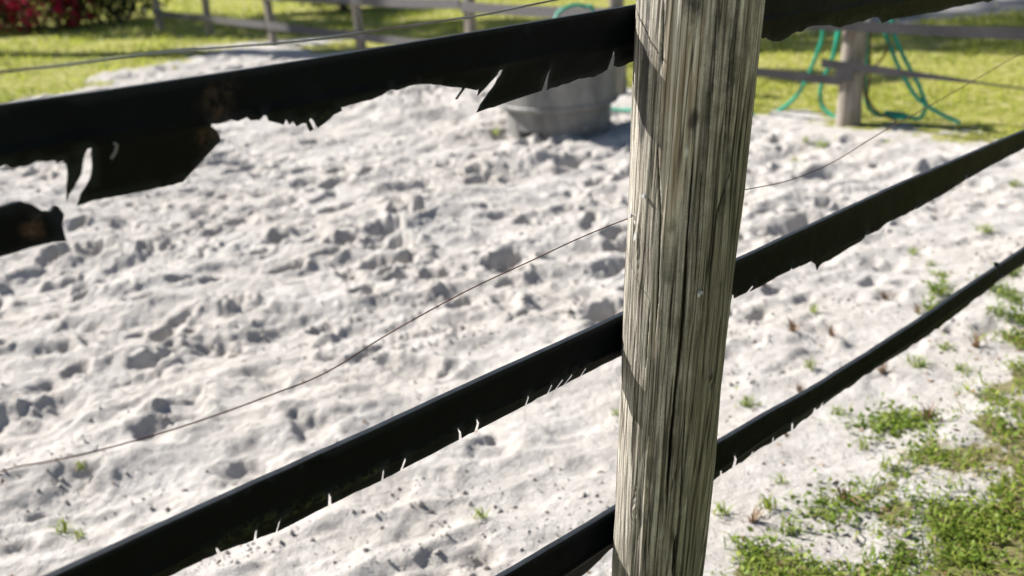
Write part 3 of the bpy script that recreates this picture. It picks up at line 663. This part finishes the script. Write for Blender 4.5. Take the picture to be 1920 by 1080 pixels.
# ------------------------------------------------------------------ hoses
def back_path(px, o): return spline([BACK.pt(*BACK.tz(x, y, o), o) for x, y in px], 8)
def g_path(px, h=.014): return spline([ground_at(x, y, h + .01) for x, y in px], 8)
hr = thing('garden_hose', 'loops of green garden hose hanging on the short round post', 'hose', tuple(BACK.pt(bt[6], 0, -.1)))
loops = [([(1560, 30), (1545, 50), (1540, 77), (1528, 110), (1513, 147), (1493, 180), (1467, 203), (1440, 217), (1413, 214)], -.16),
         ([(1572, 35), (1567, 83), (1562, 105), (1553, 127), (1543, 150), (1538, 177), (1543, 200), (1563, 218), (1582, 222)], -.19),
         ([(1577, 35), (1575, 55), (1563, 100), (1562, 108), (1566, 90), (1576, 40)], -.13),
         ([(1626, 35), (1625, 57), (1625, 113), (1622, 160), (1628, 200), (1650, 215), (1700, 222)], -.14),
         ([(1655, 35), (1658, 57), (1670, 90), (1687, 130), (1700, 153), (1717, 180), (1737, 197), (1763, 213), (1800, 230)], -.18),
         ([(1672, 35), (1674, 58), (1690, 97), (1707, 130), (1723, 160), (1733, 187), (1735, 203), (1722, 223), (1690, 214), (1660, 210)], -.22)]
for px, o in loops:
    v1, f1 = tube(back_path(px, o), .0145, 10); mesh_obj('hose_loop', v1, f1, M_HOSE, hr, True)
top_arc = [BACK.pt(bt[6] + a, .80 + .05 * math.sin((a + .2) / .5 * math.pi), -.15 - .05 * math.sin(a * 9)) for a in np.linspace(-.2, .3, 12)]
v1, f1 = tube(top_arc, .0145, 10); mesh_obj('hose_loop', v1, f1, M_HOSE, hr, True)
bh = thing('brown_hose', 'thin brown hose hanging beside the post between green hose loops', 'hose', tuple(BACK.pt(bt[6] + .1, 0, -.1)))
for px, o in [([(1631, 40), (1632, 100), (1630, 150), (1627, 180), (1634, 197), (1652, 214), (1680, 226)], -.11), ([(1668, 80), (1655, 108), (1640, 125), (1622, 140), (1621, 175), (1627, 188)], -.125)]:
    v1, f1 = tube(back_path(px, o), .008, 8); mesh_obj('hose_loop', v1, f1, M_BHOSE, bh, True)
fit = thing('hose_valve', 'small white plastic hose valve on top of the hose post', 'valve', tuple(BACK.pt(bt[6] + .13, .735, .03)))
v1, f1 = tube([BACK.pt(bt[6] + .13, z, .03) for z in (.735, .77, .771, .80, .801, .83)], [.018, .018, .03, .03, .02, .016], 14); mesh_obj('valve_body', v1, f1, M_WHITE, fit, True)
v1, f1 = tube([BACK.pt(bt[6] + .13 + a, .815 + .006 * abs(a) * 10, .03) for a in np.linspace(-.045, .045, 7)], [.004, .008, .01, .01, .01, .008, .004], 10); mesh_obj('handle', v1, f1, M_WHITE, fit, True)

# ------------------------------------------------------------------ stock tank
TC = np.array([.46, 7.70])
tk_ = thing('stock_tank', 'round grey plastic water tank standing on the sand by the far fence', 'water tank', (TC[0], TC[1], 0))
prof = [(.0, -.02), (.385, -.02), (.398, .0), (.402, .05), (.408, .14), (.410, .205), (.416, .212), (.458, .218), (.466, .228), (.466, .245), (.456, .255), (.455, .36), (.458, .48), (.462, .545), (.49, .555), (.497, .57), (.49, .592), (.465, .595), (.44, .585), (.432, .55), (.412, .30), (.40, .06), (.0, .05)]
seg = 144; V = []; Fc = []
face_cam = math.atan2(-TC[1], -TC[0])
for i, (r, z) in enumerate(prof):
    for k in range(seg):
        a = 2 * math.pi * k / seg; rr = r
        if -.01 < z < .222 and i < 6:
            for c in range(3):
                da = ((a - (face_cam - math.radians(35) + c * 2.094) + math.pi) % (2 * math.pi)) - math.pi
                rr -= .13 * float(sstep(math.radians(16), math.radians(13.5), abs(da))) * float(sstep(.2, .15, z))
        rr += .004 * math.sin(5 * a + 1) + .003 * math.sin(11 * a)
        V.append((TC[0] + rr * math.cos(a), TC[1] + rr * math.sin(a), z))
for i in range(len(prof) - 1):
    for k in range(seg): k2 = (k + 1) % seg; Fc.append((i * seg + k, i * seg + k2, (i + 1) * seg + k2, (i + 1) * seg + k))
tb = mesh_obj('tank_body', V, Fc, M_TUB, tk_, False)
bev = np.array(V)
wv = [(TC[0] + .41 * math.cos(2 * math.pi * k / 64), TC[1] + .41 * math.sin(2 * math.pi * k / 64), .47 + .001 * math.sin(k)) for k in range(64)]
mesh_obj('water', wv, [tuple(range(64))], M_WATER, tk_)
a = face_cam + .5; c_ = np.array([math.cos(a), math.sin(a), 0]); p_ = np.array([TC[0], TC[1], .07]) + c_ * .395
v1, f1 = tube([p_, p_ + c_ * .02, p_ + c_ * .021, p_ + c_ * .035], [.035, .035, .024, .022], 16); mesh_obj('drain_plug', v1, f1, M_TUB, tk_, True)
def z_at(px, py, xy):   # height of the pixel's ray at horizontal distance of xy
    r = ray(px, py); s = np.hypot(*xy) / np.hypot(r[0], r[1]); return EYEP + r * s
fh = [z_at(x, y, (.46, 8.15)) for x, y in ((1043, 32), (1052, 20), (1066, 12), (1082, 9), (1098, 12), (1112, 24))]
fh = [np.array([.38, 7.95, .5])] + fh + [np.array([.75, 8.33, .35]), np.array([.82, 8.45, .02]), np.array([1.3, 8.2, .02]), np.array(ground_at(1195, 165, .02)), np.array(ground_at(1240, 185, .02)), np.array(ground_at(1413, 214, .02))]
v1, f1 = tube(spline(fh, 8), .0145, 10); o = rebase(mesh_obj('filler_hose', v1, f1, M_HOSE, None, True), (.75, 8.3, 0))
tag(o, 'green hose arching over the rim of the grey water tank', 'hose')

# ------------------------------------------------------------------ foliage builders
def leaf_mesh(P, Nrm, L, Wd, up_bend=.25):
    """4-vertex pointed leaves; P (n,3) bases, Nrm (n,3) leaf directions"""
    n = len(P); D = Nrm / np.linalg.norm(Nrm, axis=1)[:, None]; R = rng.normal(size=(n, 3)); Sd = np.cross(D, R); Sd /= np.linalg.norm(Sd, axis=1)[:, None]
    Up = np.cross(Sd, D); L = L[:, None]; Wd = Wd[:, None]
    V = np.stack([P, P + D * L * .5 + Sd * Wd * .5 + Up * L * up_bend * .4, P + D * L, P + D * L * .5 - Sd * Wd * .5 + Up * L * up_bend * .4], 1).reshape(-1, 3)
    return V, np.arange(4 * n).reshape(n, 4)
def blades(P, Ht, Wd, lean, az=None):
    n = len(P); az = rng.uniform(0, 2 * math.pi, n) if az is None else az
    d = np.stack([np.cos(az), np.sin(az), np.zeros(n)], 1); s = np.stack([-np.sin(az), np.cos(az), np.zeros(n)], 1)
    rt = rng.uniform(-1, 1, n)[:, None]; s = s * 1 + d * rt * .4
    up = np.array([0, 0, 1.]); Ht = Ht[:, None]; Wd = Wd[:, None]; lean = lean[:, None]
    m_ = P + up * Ht * .6 + d * Ht * lean * .35; tp = P + up * Ht * (1 - .35 * np.clip(lean, 0, 1.4)) + d * Ht * lean
    V = np.stack([P - s * Wd * .5, P + s * Wd * .5, m_ + s * Wd * .42, m_ - s * Wd * .42, tp], 1).reshape(-1, 3)
    i = np.arange(n)[:, None] * 5
    F1 = np.concatenate([i + [0, 1, 2], i + [0, 2, 3], i + [3, 2, 4]], 0)
    return V, F1
def scatter_polar(n, d0, d1, a0, a1):
    d = np.exp(rng.uniform(math.log(d0), math.log(d1), n)); a = rng.uniform(math.radians(a0), math.radians(a1), n)
    return d * np.sin(a), d * np.cos(a), d

# ---- lawn beyond the far fence
x, y, d = scatter_polar(230000, 6.0, 60, -38, 44)
pr = far_grass(x, y) * (1 - .9 * drive_mask(x, y)); dens = .52 + 1.5 * fbm(x * 1.6, y * 1.6, 90, 4)
k = rng.random(len(x)) < pr ** 1.5 * np.clip(dens, .12, 1); x, y, d = x[k], y[k], d[k]
n = len(x); P = np.stack([x, y, gz(x, y) - .005], 1); sc_ = np.clip(d / 9, .8, 4) ** .75
V, Fc = blades(P, rng.uniform(.025, .075, n) * sc_, rng.uniform(.006, .013, n) * sc_, rng.uniform(.2, 1.2, n))
ti = np.clip(.48 + .55 * fbm(x * .7, y * .7, 91, 3) + rng.normal(0, .16, n), 0, 1)
o = mesh_obj('lawn_grass', V, Fc, M_GRASS, attrs={'tint': np.repeat(ti, 5)}); tag(o, 'sunlit yellow-green lawn grass beyond and beside the sand', 'grass', kind='stuff')
# ---- verge on the camera side: matted grass and clover-like leaves
bx0, bx1, by0, by1 = .3, 3.2, 1.5, 4.2
x = rng.uniform(bx0, bx1, 230000); y = rng.uniform(by0, by1, 230000)
pr = verge_grass(x, y) * np.clip(.62 + 1.9 * fbm(x * 7, y * 7, 95, 3), .05, 1) * (.45 + .55 * sstep(0, .30, seg_dist(x, y, EDGE)))
k = rng.random(len(x)) < pr; xg, yg = x[k], y[k]; n = len(xg)
P = np.stack([xg, yg, gz(xg, yg) - .004], 1); nb = int(n * .62)
V1, F1 = blades(P[:nb], rng.uniform(.012, .048, nb), rng.uniform(.003, .0065, nb), rng.uniform(.5, 2.2, nb))
t1 = np.clip(.50 + .5 * fbm(xg[:nb] * 3, yg[:nb] * 3, 96, 3) + rng.normal(0, .22, nb), 0, 1)
Pl = P[nb:] + np.array([0, 0, 1]) * rng.uniform(.008, .035, (n - nb, 1)); dr = rng.normal(size=(n - nb, 3)); dr[:, 2] = np.abs(dr[:, 2]) * .5 + .1
V2, F2 = leaf_mesh(Pl, dr, rng.uniform(.010, .024, n - nb), rng.uniform(.008, .017, n - nb)); t2 = np.clip(.38 + .4 * fbm(xg[nb:] * 3, yg[nb:] * 3, 97, 3) + rng.normal(0, .15, n - nb), 0, .74)
F2t = np.concatenate([F2[:, [0, 1, 2]], F2[:, [0, 2, 3]]], 0) + len(V1)
o = mesh_obj('verge_grass', np.vstack([V1, V2]), np.vstack([F1, F2t]), M_NEAR, attrs={'tint': np.concatenate([np.repeat(t1, 5), np.repeat(t2, 4)])})
tag(o, 'matted green grass and clover on the verge beside the sand', 'grass', kind='stuff')
# ---- dry leaf litter; extra bits away from the fence stand for crumb shadows
n = 11000; x = rng.uniform(-2.5, 4.2, n); y = rng.uniform(1.5, 6.8, n)
sdv = NEAR.N[0] * (x - PC[0]) + NEAR.N[1] * (y - PC[1]); pr = np.where(sdv > -.9, .70, .22) * np.clip(.5 + 2.2 * fbm(x * 2.4, y * 2.4, 98, 3), .03, 1)
k = rng.random(n) < pr; x, y = x[k], y[k]; n = len(x)
P = np.stack([x, y, gz(x, y) + .003], 1); dr = rng.normal(size=(n, 3)); dr[:, 2] = rng.uniform(-.05, .3, n)
thin = rng.random(n) < .55
V, Fc = leaf_mesh(P, dr, np.where(thin, rng.uniform(.015, .05, n), rng.uniform(.012, .03, n)), np.where(thin, .0025, rng.uniform(.006, .014, n)), .3)
o = mesh_obj('leaf_litter', V, Fc, M_DRY, attrs={'tint': np.repeat(rng.random(n), 4)}); tag(o, 'dry brown leaf bits and stems littering the sand, some standing for crumb shadows', 'leaf litter', kind='stuff')
# ---- loose crumbs of sand kicked up by hooves
n = 26000; x = rng.uniform(-4.5, 3.2, n); y = 1.6 + 6.5 * rng.random(n) ** 1.3
pr = sstep(-.02, .32, fbm(x * 1.7, y * 1.7, 120, 4, .6)) * (1 - verge_grass(x, y)); k = rng.random(n) < pr; x, y = x[k], y[k]; n = len(x)
sz = .0035 * np.exp(rng.normal(.25, .5, n)); dirs = np.array([[1, 0, 0], [0, 1, 0], [-1, 0, 0], [0, -1, 0], [0, 0, 1], [0, 0, -1.]])
V = np.stack([x, y, gz(x, y) + sz * .35], 1)[:, None, :] + dirs[None] * sz[:, None, None] * rng.uniform(.55, 1.35, (n, 6, 1)) + rng.normal(0, .18, (n, 6, 3)) * sz[:, None, None]
tri = np.array([[0, 1, 4], [1, 2, 4], [2, 3, 4], [3, 0, 4], [1, 0, 5], [2, 1, 5], [3, 2, 5], [0, 3, 5]])
o = mesh_obj('sand_crumbs', V.reshape(-1, 3), (np.arange(n)[:, None, None] * 6 + tri[None]).reshape(-1, 3), MG, smooth=False); tag(o, 'loose crumbs and small clods scattered over the trampled sand', 'sand clods', kind='stuff')
# ---- single weeds sprouting from the sand
def weed_mesh(nm, nbl, hgt, spread, leafy):
    P = np.zeros((nbl, 3)); P[:, :2] = rng.normal(0, spread, (nbl, 2)); V1, F1 = blades(P, rng.uniform(.5, 1, nbl) * hgt, rng.uniform(.003, .006, nbl), rng.uniform(.2, 1.3, nbl))
    ti = np.repeat(np.clip(rng.normal(.5, .2, nbl), 0, .95), 5); Fs = F1
    if leafy:
        Q = np.zeros((leafy, 3)); Q[:, :2] = rng.normal(0, spread * 1.5, (leafy, 2)); Q[:, 2] = rng.uniform(.1, .8, leafy) * hgt; dr = rng.normal(size=(leafy, 3)); dr[:, 2] = np.abs(dr[:, 2]) * .6
        V2, F2 = leaf_mesh(Q, dr, rng.uniform(.012, .028, leafy), rng.uniform(.008, .016, leafy)); Fs = np.vstack([F1, np.concatenate([F2[:, [0, 1, 2]], F2[:, [0, 2, 3]]]) + len(V1)]); V1 = np.vstack([V1, V2]); ti = np.concatenate([ti, np.repeat(np.clip(rng.normal(.4, .15, leafy), 0, .74), 4)])
        st = np.stack([np.tile([0, 0, 0.], (leafy, 1)), Q + [.001, 0, 0], Q - [.001, 0, .001]], 1).reshape(-1, 3); st[:, 2] = np.maximum(st[:, 2], .001)
        Fs = np.vstack([Fs, np.arange(3 * leafy).reshape(-1, 3) + len(V1)]); V1 = np.vstack([V1, st]); ti = np.concatenate([ti, np.full(3 * leafy, .35)])
    o = mesh_obj(nm, V1, Fs, M_NEAR, attrs={'tint': ti}); return o
kinds = {'sprig': weed_mesh('grass_sprig', 14, .055, .007, 0), 'tuft': weed_mesh('grass_tuft', 26, .05, .016, 8), 'broad': weed_mesh('leafy_weed', 18, .075, .018, 50), 'mat': weed_mesh('clover_patch', 12, .025, .035, 90), 'dry': weed_mesh('dry_sprig', 16, .06, .006, 0)}
kinds['dry'].data.materials[0] = M_DRY
texts = {'sprig': ('small thin green grass sprig growing alone in the sand', 'grass sprig', 'single grass sprigs in the sand'), 'tuft': ('green grass tuft with a few leaves growing in the sand', 'grass tuft', 'grass tufts in the sand'),
         'broad': ('broad-leaved green weed growing in sand near the verge', 'weed', 'leafy weeds by the verge'), 'mat': ('flat patch of round green clover leaves on pale sand', 'clover', 'clover patches on the sand'), 'dry': ('dry brown sprig of dead stems standing in the sand', 'dry weed', 'dead sprigs in the sand')}
spots = {'sprig': [(1711, 470), (1525, 592), (1518, 690), (1660, 884), (1462, 912), (1355, 972), (1540, 972), (930, 250), (1155, 776), (115, 985), (147, 992), (155, 885), (1490, 300), (1510, 268), (1580, 700), (1440, 960), (1620, 842), (905, 985)],
         'tuft': [(1400, 756), (1570, 775), (1745, 500), (1765, 520), (1848, 440), (1665, 265), (1900, 352), (1540, 272), (1800, 700), (1720, 695), (1770, 660), (1480, 1000)],
         'broad': [(1880, 560), (1870, 600), (1895, 520), (1760, 550), (1745, 590), (1910, 610), (1850, 545), (1900, 575)],
         'mat': [(1640, 803), (1665, 798), (1690, 800), (1722, 795), (1740, 806), (1545, 965)],
         'dry': [(1487, 632), (1720, 590), (1430, 545), (1585, 945), (1410, 985), (1740, 800), (1660, 552), (1500, 735), (1560, 640), (1655, 705), (1830, 660)]}
for kd, lst in spots.items():
    for i, (px, py) in enumerate(lst):
        p = ground_at(px, py); src = kinds[kd]; o = src if i == 0 else src.copy()
        if i: COL.objects.link(o)
        o.location = (p[0], p[1], float(gz(np.array([p[0]]), np.array([p[1]]))[0]) - .004); o.rotation_euler = (0, 0, rng.uniform(0, 6.28)); s_ = rng.uniform(.75, 1.25) * (1.35 if p[1] > 6 else 1); o.scale = (s_, s_, s_ * rng.uniform(.8, 1.2))
        near_ = {(930, 250): 'thin green grass sprig in the sand beside the grey water tank', (1155, 776): 'thin green grass sprig in the sand just left of the cracked round post',
                 (115, 985): 'pale green sprig in smooth sand under the thin rusty wire', (147, 992): 'pale green sprig in smooth sand under the thin rusty wire', (155, 885): 'small green sprig in the sand right at the thin rusty wire',
                 (1510, 268): 'small green sprig in the sand in front of the hose post', (1665, 265): 'green grass tuft in the sand in front of the hose post', (1540, 272): 'low green grass tuft in the sand in front of the hose post',
                 (1490, 300): 'small green sprig in the sand above the wire end by the round post', (905, 985): 'small green sprig in the sand between the middle and lowest rubber rails', (1545, 965): 'single clover patch at the edge of the verge grass'}
        tag(o, near_.get((px, py), texts[kd][0]), texts[kd][1], texts[kd][2])

# ------------------------------------------------------------------ shrubs and trees
def crown_points(n, lobes):
    w_ = np.array([l[3] ** 2 for l in lobes]); pick = rng.choice(len(lobes), n, p=w_ / w_.sum()); L = np.array(lobes)[pick]
    v = rng.normal(size=(n, 3)); v /= np.linalg.norm(v, axis=1)[:, None]; r = L[:, 3] * (.45 + .6 * rng.random(n) ** .6)
    return L[:, :3] + v * r[:, None] * np.array([1, 1, .85]), v
def shrub(name, label, cat, base, lobes, nleaf, size, mat, nflower=0, group=None):
    rt = thing(name, label, cat, tuple(base), group); B = np.array(base)
    P, v = crown_points(nleaf, lobes); P = P + B; P[:, 2] = np.maximum(P[:, 2], .03)
    V, Fc = leaf_mesh(P, v + rng.normal(0, .8, (nleaf, 3)), rng.uniform(.7, 1.3, nleaf) * size, rng.uniform(.4, .7, nleaf) * size)
    mesh_obj('foliage', V, Fc, mat, rt, attrs={'tint': np.repeat(rng.random(nleaf), 4)})
    if nflower:
        cen, vv = crown_points(nflower // 12, lobes); cen = cen[np.arange(nflower) % len(cen)]; P = B + cen + rng.normal(0, .06, (nflower, 3)); P[:, 2] = np.maximum(P[:, 2], .05)
        V, Fc = leaf_mesh(P, rng.normal(size=(nflower, 3)), rng.uniform(.06, .10, nflower), rng.uniform(.05, .08, nflower)); mesh_obj('flowers', V, Fc, M_RED, rt, attrs={'tint': np.repeat(rng.random(nflower), 4)})
    for i in range(6):
        a = rng.uniform(0, 6.28); l = lobes[i % len(lobes)]
        v1, f1 = tube(spline([B + [.1 * math.cos(a), .1 * math.sin(a), -.05], B + np.array(l[:3]) * .5 + rng.normal(0, .08, 3), B + np.array(l[:3])], 5), np.linspace(.03, .008, 11), 6); mesh_obj('stem', v1, f1, M_BARK, rt, True)
    return rt
b = ground_at(70, 58); shrub('flowering_bush', 'large dark bush covered in red flowers at the lawn edge', 'bush', b,
    [(-.9, .1, .6, .8), (.1, 0, .7, .85), (.7, .25, .5, .6), (-1.6, .4, .9, .9), (0, .5, 1.3, .8), (-.9, .6, 1.5, .8)], 9000, .085, M_SHRUB, 6500)
b = ground_at(235, 44); shrub('dark_shrub', 'dark green shrub between the red-flowered bush and the fence', 'shrub', b, [(-.5, .2, .55, .7), (.2, .2, .6, .65), (.0, .8, 1.1, .8), (-.9, .9, 1.0, .8)], 6000, .09, M_SHRUB)
b = ground_at(650, 22); shrub('round_shrub', 'dark round shrub on the lawn behind the board fence', 'shrub', b, [(-.55, .2, .62, .55), (.1, .1, .55, .55), (.65, .3, .6, .5), (.1, .6, 1.1, .8)], 6000, .09, M_SHRUB)
def tree(name, label, base, h, cr, lobes, nleaf):
    rt = thing(name, label, 'tree', tuple(base)); B = np.array(base)
    v1, f1 = tube(spline([B + [0, 0, -.2], B + [.1, .1, h * .3], B + [.25, -.1, h * .6], B + [.2, 0, h * .85]], 8), np.linspace(.38, .10, 25), 12); mesh_obj('trunk', v1, f1, M_BARK, rt, True)
    for l in lobes:
        v1, f1 = tube(spline([B + [.15, 0, h * .45], B + np.array(l[:3]) * [.5, .5, 1] - [0, 0, l[3] * .6], B + np.array(l[:3])], 6), np.linspace(.16, .03, 13), 8); mesh_obj('limb', v1, f1, M_BARK, rt, True)
    P, v = crown_points(nleaf, lobes); P = P + B; V, Fc = leaf_mesh(P, v + rng.normal(0, .7, (nleaf, 3)), rng.uniform(.2, .4, nleaf), rng.uniform(.12, .24, nleaf)); mesh_obj('crown', V, Fc, M_OAK, rt, attrs={'tint': np.repeat(rng.random(nleaf), 4)})
def above(sx, sy, h):        # crown centre at height h whose shadow falls on (sx, sy)
    k = h / to_sun[2]; return np.array([sx + to_sun[0] * k, sy + to_sun[1] * k, h])
bA = np.array([-11.0, 17.6, 0]); lobA = [tuple(above(sx, sy, h) - bA) + (r,) for sx, sy, h, r in ((5.5, 10.3, 13.5, .8), (3.9, 11.2, 13.8, .75), (7.2, 10.0, 14.2, 1.0), (5.2, 12.2, 14.6, 1.1), (3.2, 9.1, 12.5, .4), (1.5, 13.2, 13.0, 1.2), (8.5, 12.5, 15.5, 1.5))]
tree('oak_tree', 'tall oak standing beyond the flowering bush, its shade on the lawn', bA, 12, 4, lobA, 3600)
bB = np.array([-14.5, 23.5, 0]); lobB = [tuple(above(sx, sy, h) - bB) + (r,) for sx, sy, h, r in ((-4.2, 17.4, 9.5, 1.1), (-2.4, 16.2, 9.8, 1.1), (-.6, 15.2, 10.5, 1.1), (1.2, 14.6, 11, .9), (-6.2, 18.6, 9, 1.2), (-3, 18.6, 11, 1.3))]
tree('broad_tree', 'broad dark tree further back, shading the board fence', bB, 9, 4, lobB, 4200)
